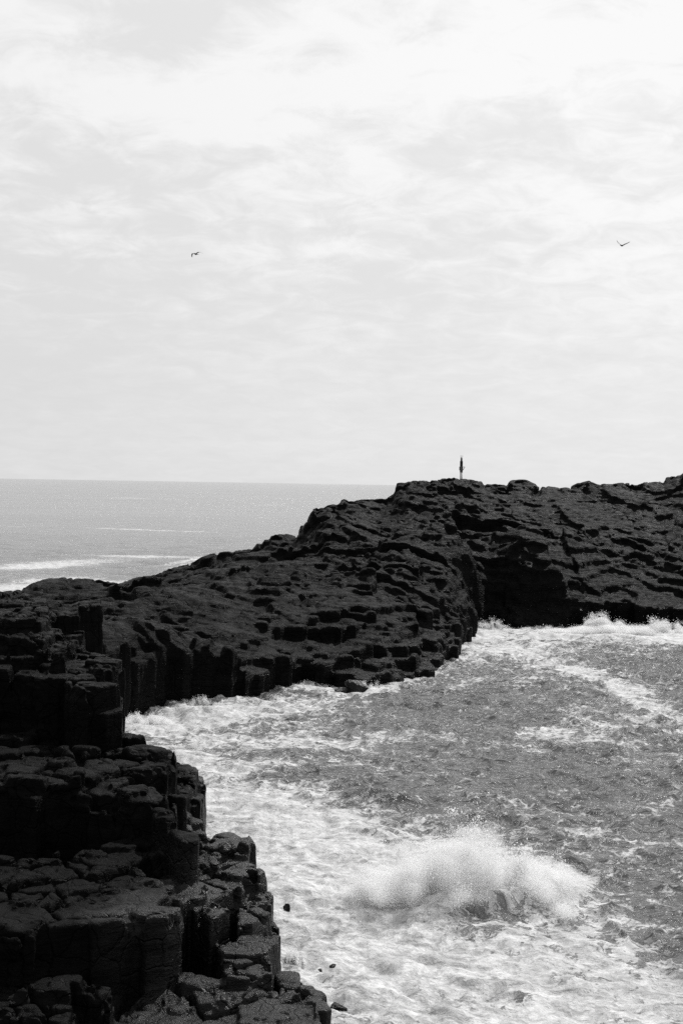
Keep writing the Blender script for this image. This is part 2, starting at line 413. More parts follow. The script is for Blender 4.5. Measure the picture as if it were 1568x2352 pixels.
for i, (poly, z, jit, sl_) in enumerate(TIERS):
    small = len(poly) < 8
    if small:
        qx, qy = wx + 0.1 * (idA - 0.5), wy
    else:
        use = (fbm(gx * 0.25, gy * 0.25, 20 + i) > -0.05)
        qx = np.where(use, 0.75 * cxA + 0.25 * wx, 0.7 * cxB + 0.3 * wx); qy = np.where(use, 0.75 * cyA + 0.25 * wy, 0.7 * cyB + 0.3 * wy)
    ins = inpoly(qx, qy, poly)
    ha = idA if i % 2 else idB * 0.6 + idA * 0.4
    top = z + jit * (ha - 0.5) * 2.0 + 0.10 * fbm(gx * 0.7, gy * 0.7, 30 + i) + fz_f
    # shallow bedding steps
    q = 0.3; tt = top / q + 0.8 * fbm(gx * 0.45, gy * 0.8, 50); fr = tt - np.floor(tt)
    top = top * 0.35 + 0.65 * ((np.floor(tt) + sstep(0.42, 0.58, fr)) * q - q * 0.8 * fbm(gx * 0.45, gy * 0.8, 50))
    H = np.where(ins, np.maximum(H, top), H)
    # broken column stubs just below the rim
jn = sstep(-0.1, 0.25, fbm(gx * 0.4, gy * 0.4, 45))
H = H - (0.06 + 0.3 * jn) * (1 - sstep(0.04, 0.15, eA)) * (H > 0)
H = H - 0.55 * (1 - sstep(0.04, 0.18, eB)) * (H > 0)
V, Fc = rock_volume(H, fx0, fy0, fz0, int((fz1 - fz0) / FH), FH, 1.0, 11, strat=0.4)
cl_ = mesh_np('foreground_cliff', V, Fc, ROCK_NEAR)
tag(cl_, 'black stepped basalt column cliff dropping into the bay at the lower left', kind='structure')
print('cliff verts', len(V))

# ------------------------------------------------------------------ headland
CP = [  # (u, v, distance)
 # skyline
 (-250,1365,128),(-120,1364,128),(0,1358,130),(60,1338,134),(130,1323,138),(220,1326,140),(290,1341,141),(340,1347,146),
 (300,1329,200),(345,1325,197),(380,1311,190),(450,1277,185),(520,1266,182),(580,1251,180),(620,1229,180),(668,1226,179),
 (700,1190,174),(720,1166,177),(780,1149,180),(830,1151,182),(885,1141,186),(915,1110,190),(1000,1101,192),(1058,1098,195),(1130,1113,197),
 (1200,1106,198),(1290,1121,200),(1345,1106,200),(1400,1113,203),(1470,1111,205),(1560,1088,205),(1700,1080,207),(1900,1080,207),
 # rim of the front cliff
 (100,1445,100),(240,1437,101),(350,1441,103),(450,1456,105),(550,1487,108.5),(650,1502,112),(740,1492,116),(800,1476,120),(900,1458,126),(960,1452,130),(1035,1464,137),
 (850,1528,116.5),(950,1512,123),(900,1492,121.5),
 # slopes
 (150,1385,118),(250,1390,118),(350,1392,120),(350,1358,146),(450,1382,122),(450,1322,152),(550,1402,122),(550,1335,146),(550,1284,165),
 (650,1430,122),(650,1352,142),(650,1282,160),(670,1245,172),(750,1422,126),(750,1342,145),(750,1262,160),(750,1202,170),
 (850,1402,130),(850,1332,145),(850,1252,160),(850,1192,174),(950,1402,136),(950,1332,148),(950,1242,163),(950,1162,180),
 (1040,1430,142),(1040,1382,147),(1040,1322,152),(1040,1232,165),(1040,1162,182),
 (1085,1400,152),(1100,1300,160),
 # cove rim and right-hand slope
 (1110,1440,161.2),(1170,1440,161.2),(1240,1440,161.0),(1300,1438,161),(1115,1400,163),(1170,1400,162.6),(1240,1400,162.4),(1290,1400,162),
 (1125,1340,165.2),(1180,1340,164.6),(1250,1340,164.2),(1300,1350,163.5),(1120,1280,168),(1190,1280,166.2),(1250,1270,166.8),(1130,1228,171),(1200,1216,169.5),(1250,1218,170.5),(1300,1290,167.5),(1340,1362,163.5),
 (1100,1420,159.5),(1092,1400,157),(1097,1350,161),(1095,1300,163),
 (640,1228,179),(676,1227,178.6),(688,1201,175.5),(694,1194,176),(684,1216,175),(903,1122,189),(893,1138,186.5),(630,1234,178),(1370,1385,161),(1460,1386,160.8),(1568,1388,160.8),(1750,1388,161),(1400,1372,165.5),(1480,1372,166),(1568,1370,166),(1750,1370,166),(1390,1345,167.5),(1480,1345,168),(1568,1345,168),(1700,1345,168),
 (1200,1160,184),(1300,1200,184),(1400,1282,175),(1400,1202,188),(1500,1302,173),(1500,1202,190),(1568,1302,173),(1568,1182,192),(1800,1250,182),
]
pts = [at_d(*c) for c in CP]
extra = [(-30, 160, 1.0), (-45, 150, 1.0), (-22, 158, 1.2), (-29, 215, -2), (-20, 205, 0.5), (-10, 203, 3), (-4, 205, 4), (6, 212, 6), (20, 222, 8), (35, 222, 8), (60, 224, 9), (80, 224, 9),
         (-20, 222, -2), (-5, 226, -2), (10, 240, -2), (40, 250, -2), (80, 250, -2), (-30, 172, -1), (-40, 168, -1.5), (-50, 165, -1.5), (-33, 190, -2), (-45, 190, -2)]
pts = np.array([tuple(p) for p in pts] + extra)
def rbf_fit(P):
    d = np.hypot(P[:, None, 0] - P[None, :, 0], P[:, None, 1] - P[None, :, 1]); n = len(P)
    A = np.zeros((n + 3, n + 3)); A[:n, :n] = np.sqrt(d * d + 1.0) - 0.05 * np.eye(n)
    A[:n, n] = 1; A[:n, n + 1] = P[:, 0]; A[:n, n + 2] = P[:, 1]; A[n:, :n] = A[:n, n:].T
    return np.linalg.solve(A, np.concatenate([P[:, 2], np.zeros(3)]))
def rbf_eval(P, w, x, y):
    s = w[-3] + w[-2] * x + w[-1] * y
    for i, p in enumerate(P): s = s + w[i] * np.sqrt((x - p[0]) ** 2 + (y - p[1]) ** 2 + 1.0)
    return s
hw = rbf_fit(pts)
HH = 0.18
hx0, hx1, hy0, hy1, hz0, hz1 = -44.0, 62.0, 93.0, 222.0, -0.9, 19.0
nx, ny = int((hx1 - hx0) / HH), int((hy1 - hy0) / HH)
gx, gy = np.meshgrid(hx0 + np.arange(nx) * HH, hy0 + np.arange(ny) * HH, indexing='ij')
cx_, cy_ = np.meshgrid(hx0 + np.arange(nx // 4 + 2) * HH * 4, hy0 + np.arange(ny // 4 + 2) * HH * 4, indexing='ij')
Hc = rbf_eval(pts, hw, cx_, cy_)
def upsample(a, nx, ny, k):
    i = np.arange(nx) / k; j = np.arange(ny) / k; i0 = i.astype(int); j0 = j.astype(int); fi = (i - i0)[:, None]; fj = (j - j0)[None]
    A = a[np.ix_(i0, j0)] * (1 - fi) + a[np.ix_(i0 + 1, j0)] * fi; B_ = a[np.ix_(i0, j0 + 1)] * (1 - fi) + a[np.ix_(i0 + 1, j0 + 1)] * fi
    return A * (1 - fj) + B_ * fj
H0 = upsample(Hc, nx, ny, 4)
WL = [(150,1700),(200,1668),(285,1648),(400,1620),(470,1612),(540,1606),(640,1580),(700,1572),(770,1578),(850,1582),(900,1566),(1000,1550),(1006,1528),(1045,1512),(1052,1480),(1082,1470),(1090,1442)]
WLP = [tuple(at_z(u, v)[:2]) for u, v in WL]
COVE = [(1150,1441),(1230,1446),(1330,1443),(1450,1442),(1568,1452),(1800,1456)]
WLP += [tuple(at_z(u, v)[:2]) for u, v in COVE]
WLP += [(120, 165), (120, 260), (-80, 260), (-80, 90), (-30, 90)]
wx = gx + 0.25 * fbm(gx * 0.5, gy * 0.5, 61); wy = gy + 0.25 * fbm(gx * 0.5, gy * 0.5, 62)
idA, cxA, cyA, eA = voronoi(wx, wy, 1.35, 8); idB, cxB, cyB, eB = voronoi(wx, wy * 0.8, 3.4, 9, 0.9)
land = inpoly(0.7 * cxA + 0.3 * wx, 0.7 * cyA + 0.3 * wy, WLP)
# the cove at the right is hollow up to its wall: low shelf in front of a tall face
cove = np.zeros_like(land) if True else inpoly(0.6 * cxA + 0.4 * wx, 0.6 * cyA + 0.4 * wy, [tuple(at_d(1088, 1440, 158)[:2]), tuple(at_d(1096, 1440, 168.5)[:2]), tuple(at_d(1200, 1440, 170)[:2]), tuple(at_d(1252, 1440, 170.5)[:2]),
              tuple(at_d(1300, 1440, 166.5)[:2]), tuple(at_d(1335, 1440, 162.5)[:2]), tuple(at_d(1340, 1440, 158)[:2])])
# lumpiness, growing inland
lump = 1.1 * fbm(gx * 0.07, gy * 0.07, 70, 3) + 0.75 * fbm(gx * 0.22, gy * 0.3, 71, 4) + 0.3 * (idB - 0.5)
bx_ = gx + 2.0 * fbm(gx * 0.12, gy * 0.12, 63, 4); by_ = gy + 2.0 * fbm(gx * 0.12, gy * 0.12, 64, 4)
f0_, e0_ = facet(bx_ * 0.8, by_, 12.0, 71, 0.55); f1_, e1_ = facet(bx_ * 0.7, by_, 5.5, 72, 0.6); f2_, e2_ = facet(wx * 0.6, wy, 2.3, 73, 0.6); f3_, e3_ = facet(wx * 0.6, wy, 0.9, 74, 0.5)
rug = sstep(-0.25, 0.35, fbm(gx * 0.08, gy * 0.08, 75, 3))
Hn = H0 + (0.4 * lump + 0.8 * f0_ + 0.6 * f1_ + (0.10 + 0.25 * rug) * f2_) * np.clip(H0 / 6, 0.35, 1.0)
# dipping beds -> terraces
def terrace(Hq, q, sx, seed, hard):
    off = 1.6 * fbm(gx * 0.11, gy * 0.16, seed, 4) + sx * gx
    t = Hq / q + off; fr = t - np.floor(t)
    return (np.floor(t) + sstep(0.5 - hard, 0.5 + hard, fr) - off) * q
T1 = terrace(Hn, 1.5, 0.12, 80, 0.06); T2 = terrace(Hn + (0.05 + 0.15 * rug) * f3_, 0.38, 0.10, 84, 0.15)
wq = sstep(-0.3, 0.4, fbm(gx * 0.05, gy * 0.05, 90))
Hh = 0.35 * Hn + (0.10 + 0.25 * wq) * T1 + (0.55 - 0.25 * wq) * T2
Hh = Hh + 0.22 * (idA - 0.5) * sstep(8, 4, H0) + (0.03 + 0.12 * rug) * f3_ + 0.10 * fbm(gx * 1.6, gy * 1.6, 91, 3) - (0.12 + 0.3 * rug) * np.clip(1 - 3.2 * np.abs(fbm(gx * 0.33, gy * 0.5, 92, 4)), 0, 1)
# columnar shelf near the water: cells snapped to steps
near = sstep(152, 142, gy) * sstep(5.5, 3.2, H0) * sstep(-12, -2, gx)
cellH = rbf_eval(pts, hw, cxA[::1, ::1], cyA[::1, ::1]) if False else None
ii = np.clip(((cxA - hx0) / HH).astype(int), 0, nx - 1); jj = np.clip(((cyA - hy0) / HH).astype(int), 0, ny - 1)
ofs = 1.7 * np.modf(idB * 5.3)[0]
snap = Hn[ii, jj] * 0.45 + 0.55 * (np.round((Hn[ii, jj] + ofs) / 1.7) * 1.7 - ofs) + 0.6 * (idA - 0.5)
Hh = Hh * (1 - near) + snap * near
lb = blur(land.astype(np.float32), 13.0); edge = sstep(0.97, 0.6, lb) * sstep(1.5, 3.5, H0) * sstep(26, 20, gx)
Hh = Hh - edge * (1.6 * np.modf(idA * 9.7)[0] * (0.3 + np.modf(idB * 3.9)[0]) + 0.5 * f1_)
Hh = Hh - (1 - sstep(0.0, 0.22, eA)) * (0.10 + 0.15 * near) - 0.4 * (1 - sstep(0.0, 0.3, eB)) * (0.1 + 0.9 * sstep(-.1, .3, fbm(gx * .1, gy * .1, 95)))
SKY = [(-300,1364),(0,1358),(31,1353),(56,1348),(72,1337),(103,1326),(164,1322),(205,1326),(256,1332),(300,1343)]
SKY2 = [(345,1319),(367,1314),(390,1304),(441,1290),(464,1278),(492,1268),(543,1263),(579,1258),(587,1248),(602,1245),(605,1237),(618,1235),(621,1226),(656,1224),(682,1228),(685,1211),(690,1204),(703,1197),(705,1187),(712,1173),(720,1163),(747,1160),(780,1153),(784,1144),(796,1145),(803,1149),(845,1145),(886,1144),(901,1130),(909,1109),(932,1107),(941,1103),(999,1101),(1007,1097),(1042,1095),(1057,1098),(1077,1098),(1106,1104),(1112,1110),(1141,1110),(1163,1113),(1167,1104),(1175,1101),(1207,1101),(1230,1109),(1233,1114),(1274,1117),(1288,1120),(1309,1117),(1323,1109),(1343,1104),(1352,1102),(1369,1110),(1401,1110),(1442,1105),(1459,1113),(1479,1105),(1523,1103),(1526,1094),(1560,1090),(1568,1083),(1700,1078),(1900,1085)]
AZg = gx / gy; az_l = np.linspace(-0.5, 0.45, 3400)
def fit_skyline(Hh, sk, ya, yb, wa, wb, u0, u1):
    d = [ray(u, v) for u, v in sk]; a = np.array([q_[0] / q_[1] for q_ in d]); e = np.array([q_[2] / q_[1] for q_ in d])
    tgt = np.interp(az_l, a, e); a0, a1 = np.interp(u0, [q_[0] for q_ in sk], a), np.interp(u1, [q_[0] for q_ in sk], a)
    for it in range(4):
        el = np.where((gy > ya) & (gy < yb) & land, (Hh - CAMH) / gy, -9).ravel(); b = np.clip(np.searchsorted(az_l, AZg.ravel()), 0, len(az_l) - 1)
        cur = np.full(len(az_l), -9.0); np.maximum.at(cur, b, el)
        c4 = np.pad(cur, 4, mode='edge'); cur = np.max([c4[i:i + len(cur)] for i in range(9)], 0)
        bb = b; near_c = el > cur[bb] - 2e-4; yc = np.full(len(az_l), 0.0); np.maximum.at(yc, bb[near_c], gy.ravel()[near_c])
        ok_ = yc > 1; yc = np.interp(az_l, az_l[ok_], yc[ok_]); y4 = np.pad(yc, 6, mode='edge'); yc = np.max([y4[i:i + len(yc)] for i in range(13)], 0); yc = np.convolve(yc, np.ones(9) / 9, 'same')
        dl = np.where(cur > -1, tgt - cur, 0); dl = dl * sstep(a0 - 0.004, a0 + 0.004, az_l) * sstep(a1 + 0.004, a1 - 0.004, az_l)
        dl = np.clip(dl, -0.03, 0.03)
        if it == 0:
            dB = np.convolve(np.pad(dl, 40, mode='edge'), np.ones(81) / 81, 'valid')
            Hh = Hh + np.interp(AZg, az_l, dB) * gy * sstep(wa, wb, gy) * ((gy < yb + 3) | (yb > 210))
        else:
            dl = np.convolve(np.pad(dl, 2, mode='edge'), np.ones(5) / 5, 'valid')
            yy = np.interp(AZg, az_l, yc); rr_ = 3.5 + 3.0 * fbm(gx * 0.3, gy * 0.3, 96, 3)
            Hh = Hh + 0.9 * np.interp(AZg, az_l, dl) * gy * sstep(-rr_ - 2.5, -rr_ + 1.0, gy - yy) * ((gy < yb + 3) | (yb > 210))
    return Hh
Hh = fit_skyline(Hh, SKY, 120, 158, 116, 134, -300, 298)
Hh = fit_skyline(Hh, SKY2, 150, 222, 152, 176, 352, 1900)
Hh = np.where(land, Hh, -2.0)
Hh = np.where(cove, -2.0 + 2.6 * (idA > 0.75) * sstep(164, 168, gy), Hh)
V, Fc = rock_volume(Hh, hx0, hy0, hz0, int((hz1 - hz0) / HH), HH, 1.0, 31, strat=0.7)
hd = mesh_np('headland', V, Fc, ROCK_FAR)
tag(hd, 'long dark layered rock headland running across the middle of the view', kind='structure')
print('headland verts', len(V))
def ground(x, y):
    i = int((x - hx0) / HH); j = int((y - hy0) / HH); return float(Hh[i, j])

# ------------------------------------------------------------------ sea
az_in = np.linspace(-R(15.5), R(15.5), 900)
az_out = np.concatenate([np.linspace(R(15.5), R(40), 120)[1:], np.linspace(R(40), R(320), 90)[1:-1], np.linspace(R(320), R(344.5), 120)[:-1]])
AZ = np.concatenate([az_in, az_out])
dep = np.concatenate([np.linspace(0.42, 0.092, 950), 0.092 * np.exp(-np.linspace(0, 1, 330)[1:] * 5.0)])  # tan(depression)
RAD = CAMH / dep; RAD = np.concatenate([[0.5, 8, 16, 24, 30, 34], RAD, [4000, 9000, 20000, 45000]])
RAD = np.sort(RAD)
A2, R2 = np.meshgrid(AZ, RAD, indexing='ij')
sx_, sy_ = R2 * np.sin(A2), R2 * np.cos(A2)
sp = np.maximum(np.gradient(RAD)[None, :] * np.ones_like(A2), 0.0)
# height field: many travelling waves, each faded where the sheet is too coarse for it
wr = np.random.default_rng(5)
hz = np.zeros_like(sx_, dtype=np.float64)
wpx = sx_ + 1.3 * fbm(sx_ * 0.12, sy_ * 0.12, 101, 2); wpy = sy_ + 1.3 * fbm(sx_ * 0.12, sy_ * 0.12, 102, 2)
for k in range(46):
    L = 14.0 * (0.035 ** (k / 45.0)); th = R(250) + wr.normal(0, 0.75 if L < 5 else 0.4)
    kx, ky = math.cos(th) * 2 * math.pi / L, math.sin(th) * 2 * math.pi / L
    amp = 0.0085 * L ** 0.78 * wr.uniform(0.6, 1.3) * (1.5 if 0.8 < L < 4 else 1.0)
    fadek = sstep(0.9, 0.3, sp / L * 1.0)
    ph = kx * wpx + ky * wpy + wr.uniform(0, 6.28)
    s_ = np.sin(ph); hz += amp * fadek * (s_ + 0.35 * np.cos(2 * ph))
patch = 0.75 + 0.7 * fbm(sx_ * 0.05, sy_ * 0.05, 110, 3)
hz *= np.clip(patch, 0.3, 1.5)
# peaky chop
rid = 1 - np.abs(fbm(sx_ * 0.5 + 0.3 * sy_ * 0.2, sy_ * 0.32, 111, 4)) * 2.2
RID = 0.21 * np.clip(rid, -0.5, 1) ** 3 * sstep(1.0, 0.3, sp) * sstep(260, 150, R2)
rid2 = 1 - np.abs(fbm(sx_ * 1.5, sy_ * 1.1, 117, 3)) * 2.4
hz += 0.022 * np.clip(rid2, -0.5, 1) ** 2 * sstep(0.4, 0.12, sp)

foam = np.zeros_like(hz)
def ell(u, v, a, b, rot=0.0, p=1.0):
    """elliptical patch lying on the water: centre, half-axes; returns its weight over the sheet"""
    c = at_z(u, v)[:2]; cr, sr = math.cos(R(rot)), math.sin(R(rot))
    e1 = at_z(u + a * cr, v + a * sr)[:2] - c; e2 = at_z(u - b * sr, v + b * cr)[:2] - c
    Mi = np.linalg.inv(np.array([e1, e2]).T)
    q1 = Mi[0, 0] * (sx_ - c[0]) + Mi[0, 1] * (sy_ - c[1]); q2 = Mi[1, 0] * (sx_ - c[0]) + Mi[1, 1] * (sy_ - c[1])
    return np.exp(-((q1 * q1 + q2 * q2) ** p))
FO = [ # u, v, a, b, rot, density
 (560, 1880, 200, 90, 12, .55), (640, 2000, 190, 110, 10, .6), (800, 2180, 230, 130, 5, .6), (740, 2050, 210, 90, 0, .55), (1000, 2190, 260, 60, 2, .5),
 (900, 2310, 260, 80, 0, .55), (1080, 2050, 200, 70, 0, .7), (1230, 2030, 120, 50, 10, .7), (1180, 2250, 190, 90, 5, .55), (1400, 2200, 180, 50, 15, .45), (1480, 2300, 160, 60, 10, .5), (1500, 2140, 90, 20, 15, .25), (1380, 1930, 200, 12, 8, .15),
 (1280, 2340, 160, 50, 0, .5), (430, 1760, 200, 60, 8, .48), (700, 1880, 330, 50, 10, .5), (850, 1960, 200, 40, 10, .55), (620, 1700, 260, 40, 3, .35),
 (340, 1660, 80, 26, 0, .95), (460, 1650, 140, 30, -8, .5), (600, 1625, 200, 22, -6, .38), (830, 1590, 80, 9, 0, .75), (720, 1580, 110, 9, 0, .45), (920, 1570, 80, 10, -20, .45),
 (1110, 1455, 50, 14, 0, .7), (1330, 1460, 260, 13, 1, .75), (1500, 1466, 140, 14, 3, .8), (1120, 1500, 90, 26, 0, .42), (1250, 1515, 160, 20, 16, .42), (1330, 1545, 90, 9, 12, .4), (1200, 1480, 200, 12, 5, .25),
 (1430, 1590, 80, 12, 18, .4), (1500, 1625, 100, 20, 22, .42), (1290, 1690, 90, 16, 4, .42), (760, 1640, 200, 14, 5, .22), (1000, 1700, 260, 14, 4, .2), (1450, 1660, 160, 14, 8, .2), (980, 1780, 220, 10, 6, .16), (1130, 1840, 120, 8, 12, .2), (1500, 2080, 60, 60, 0, .15), (1370, 1660, 60, 9, 10, .4), (1410, 1710, 60, 9, 8, .4), (1090, 1560, 200, 20, 0, .2),
 (600, 1790, 240, 12, -4, -.25), (640, 1740, 140, 9, 2, -.2), (1120, 2118, 150, 16, -6, -.32), (1230, 2072, 60, 28, 0, -.4), (960, 2100, 40, 12, 0, -.35), (1180, 2290, 60, 28, 0, -.45), (880, 1930, 70, 20, 0, -.3),
 (1060, 2285, 30, 16, 0, -.35), (1050, 2330, 120, 20, 0, .2)]
for (u, v, a, b, r_, D) in FO: foam += D * ell(u, v, a, b, r_, 1.0)
foam += 0.21 * sstep(330, 200, R2)
foam += 0.10 * fbm(sx_ * 0.09, sy_ * 0.09, 120, 3) * sstep(300, 200, R2)
# open sea: surf around the point and a few whitecap lines
seaF = np.zeros_like(foam)
for (u, v, a, b, r_, D) in [(150, 1293, 150, 8, -3, .65), (60, 1303, 110, 4, -2, .65), (330, 1278, 170, 2.5, 1, .75), (40, 1348, 140, 12, -6, .7), (250, 1338, 170, 7, 3, .6), (400, 1312, 60, 12, -25, .45), (420, 1290, 60, 3, -10, .5),
                            (280, 1215, 120, 1.6, 2, .62), (440, 1221, 110, 1.2, 1.5, .45), (35, 1209, 40, 1.2, 1, .6), (300, 1144, 60, 1.3, 1, .5), (760, 1113, 60, 0.9, 1, .4), (620, 1160, 30, 1.2, 1, .45)]:
    seaF += D * ell(u, v, a, b, r_, 1.0)
foam += seaF
# thin band of foam wherever water meets rock is in the surf objects; breaking wave:
def seg(u1, v1, u2, v2, wid, amp, skew=0.5):
    a = at_z(u1, v1)[:2]; b = at_z(u2, v2)[:2]; d = b - a; Ld = np.hypot(*d); d /= Ld; nrm = np.array([-d[1], d[0]])
    s = ((sx_ - a[0]) * d[0] + (sy_ - a[1]) * d[1]) / Ld; q = (sx_ - a[0]) * nrm[0] + (sy_ - a[1]) * nrm[1]
    q = q + 0.35 * fbm(sx_ * 0.8, sy_ * 0.8, 130, 2)
    w_ = np.where(q < 0, wid * skew, wid)
    return amp * np.exp(-(q / w_) ** 2) * sstep(-0.15, 0.25, s) * sstep(1.15, 0.75, s)
hz += seg(960, 2118, 1345, 2062, 1.6, 0.75, 0.45)
hz += seg(1090, 1965, 1330, 1985, 1.1, 0.35, 0.6)
hz += seg(780, 1905, 900, 1925, 1.2, 0.35, 0.4) + seg(1130, 1880, 1240, 1905, 0.8, 0.28, 0.5) + seg(780, 1830, 960, 1848, 1.0, 0.4, 0.5)
hz += seg(1330, 1470, 1568, 1478, 2.2, 0.7, 0.6) + seg(560, 1640, 420, 1640, 1.2, 0.5, 0.5) + seg(640, 1795, 480, 1790, 1.2, 0.35, 0.5)
hz += seg(1050, 2330, 800, 2270, 0.9, 0.25, 0.5)
thick = sstep(0.5, 0.95, foam)
hz += RID * (1 - 0.75 * sstep(0.3, 0.8, foam)) + thick * (0.09 * fbm(sx_ * 1.1, sy_ * 1.1, 140, 4) + 0.015 * fbm(sx_ * 6, sy_ * 6, 141, 2)) * sstep(0.5, 0.15, sp)
hz *= sstep(12000, 1500, R2) * sstep(20, 32, R2)
na, nr = AZ.size, RAD.size
Vs = np.stack([sx_, sy_, hz], 2).reshape(-1, 3)
ia = np.arange(na); ja = (ia + 1) % na; ir = np.arange(nr - 1)
q = np.stack([(ia[:, None] * nr + ir).ravel(), (ia[:, None] * nr + ir + 1).ravel(), (ja[:, None] * nr + ir + 1).ravel(), (ja[:, None] * nr + ir).ravel()], 1)[:, ::-1]
q = q[:, ::-1]
m, t, out = mat('sea_water')
p = t.n('ShaderNodeBsdfPrincipled')
co = t.n('ShaderNodeTexCoord').outputs['Object']
fa = t.n('ShaderNodeAttribute', attribute_name='foam').outputs['Fac']
flat = t.vm('MULTIPLY', co, (1, 1, 0.0))
rp0 = t.noise(t.vm('MULTIPLY', flat, (0.3, 1.0, 1)), 0.012, 8, 0.7, 0.3)
warp = t.vm('SCALE', t.vm('SUBTRACT', t.noise(flat, 0.55, 4, 0.6, col=True), (.5, .5, .5)), sc=2.2)
warp2 = t.vm('SCALE', t.vm('SUBTRACT', t.noise(flat, 2.6, 4, 0.6, col=True), (.5, .5, .5)), sc=0.5)
wc = t.vm('ADD', t.vm('ADD', flat, warp), warp2)
def ridge(vec, sc, det=5, ro=0.55):
    n = t.noise(vec, sc, det, ro); return t.m('SUBTRACT', 1.0, t.m('MULTIPLY', t.m('ABSOLUTE', t.m('SUBTRACT', n, 0.5)), 5.0))
r1 = ridge(wc, 0.55); r2_ = ridge(wc, 1.5); r3 = ridge(t.vm('ADD', wc, (7.1, 3.3, 0)), 4.2, 4, 0.6)
nz_ = t.noise(wc, 2.0, 9, 0.74)
pat = t.m('ADD', t.m('ADD', t.m('MULTIPLY', r1, 0.26), t.m('MULTIPLY', r2_, 0.26)), t.m('ADD', t.m('MULTIPLY', r3, 0.14), t.m('MULTIPLY', nz_, 0.5)))
pat = t.m('ADD', t.m('MULTIPLY', t.m('SUBTRACT', pat, 0.60), 1.9), 0.5)
big_ = t.noise(wc, 0.28, 4, 0.6)
fa = t.m('ADD', fa, t.m('MULTIPLY', t.m('SUBTRACT', big_, 0.5), t.m('MULTIPLY', t.rng(fa, 0.0, 0.4), 1.1)))
thr = t.m('SUBTRACT', 1.03, t.m('MULTIPLY', fa, 0.95))
mask = t.rng(t.m('SUBTRACT', pat, thr), -0.06, 0.24)
# milky aerated water between the foam threads
milk = t.rng(fa, 0.1, 1.0, 0.0, 1.0)
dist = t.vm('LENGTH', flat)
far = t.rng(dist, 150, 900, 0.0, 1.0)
wat = t.mix(far, t.mix(milk, 0.095, 0.24), 0.20)  # distant water gets a paler base colour, painted in place of sea haze
fo = t.rng(nz_, 0.38, 0.62, 0.42, 0.68)
swirl = t.rng(t.noise(wc, 0.9, 6, 0.62, 0.5), 0.38, 0.60, 0.45, 1.0)
dens = t.m('MULTIPLY', t.m('MULTIPLY', mask, t.rng(fa, 0.0, 0.7, 0.7, 1.0)), t.m('MAXIMUM', swirl, t.rng(fa, 0.95, 1.6)))
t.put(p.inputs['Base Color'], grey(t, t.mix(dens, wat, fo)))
t.put(p.inputs['Roughness'], t.mix(dens, t.mix(far, 0.07, t.rng(sw2 if False else rp0, 0.35, 0.65, 0.10, 0.20)), 0.8))
p.inputs['IOR'].default_value = 1.33

# ripples
rpa = t.noise(t.vm('MULTIPLY', t.vm('ADD', flat, t.vm('SCALE', warp, sc=0.5)), (0.55, 1.0, 1)), 0.62, 5, 0.5, 0.3)
rpb = t.noise(t.vm('MULTIPLY', t.vm('ADD', flat, t.vm('SCALE', warp, sc=0.4)), (0.6, 1.0, 1)), 1.9, 3, 0.5, 0.3)
rp1 = t.m('ADD', t.m('MULTIPLY', t.m('ABSOLUTE', t.m('SUBTRACT', rpa, 0.5)), -4.0), t.m('MULTIPLY', t.m('ABSOLUTE', t.m('SUBTRACT', rpb, 0.5)), -0.8))
rp2 = t.noise(t.vm('MULTIPLY', flat, (1.0, 1.5, 1)), 7.0, 4, 0.6, 0.3)
swell = t.noise(t.vm('MULTIPLY', flat, (0.35, 1.0, 1)), 0.16, 8, 0.62, 0.2)
b1 = bump(t, swell, 3.0, t.mix(far, 0.0, 0.8))
calm = t.m('SUBTRACT', 1.0, t.m('MULTIPLY', dens, 0.7))
sw2 = t.noise(t.vm('MULTIPLY', flat, (0.7, 1.0, 1)), 0.03, 10, 0.74, 0.3)
b1 = bump(t, sw2, 9.0, t.mix(far, 0.0, 0.22), b1)
b2 = bump(t, rp1, 0.30, t.m('MULTIPLY', t.mix(far, 1.0, 0.3), calm), b1)
b3 = bump(t, rp2, 0.012, t.m('MULTIPLY', t.mix(far, 0.9, 0.1), calm), b2)
b4 = bump(t, t.m('MULTIPLY', mask, t.m('ADD', nz_, t.m('MULTIPLY', r3, 0.2))), 0.09, 0.9, b3)
t.put(p.inputs['Normal'], b4)
m.node_tree.links.new(p.outputs[0], out.inputs[0])
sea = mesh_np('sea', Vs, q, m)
at_ = sea.data.attributes.new('foam', 'FLOAT', 'POINT'); at_.data.foreach_set('value', foam.astype(np.float32).ravel())
tag(sea, 'choppy grey sea with white foam filling the bay and reaching the horizon', kind='structure')
# one square bed closing the middle of the sheet is not needed: the innermost ring starts half a metre from the pole
def sea_h(x, y):
    a = math.atan2(x, y); r = math.hypot(x, y); i = np.clip(np.searchsorted(az_in, a), 0, 899); j = np.clip(np.searchsorted(RAD, r), 0, nr - 1)
    return float(hz[i, j])

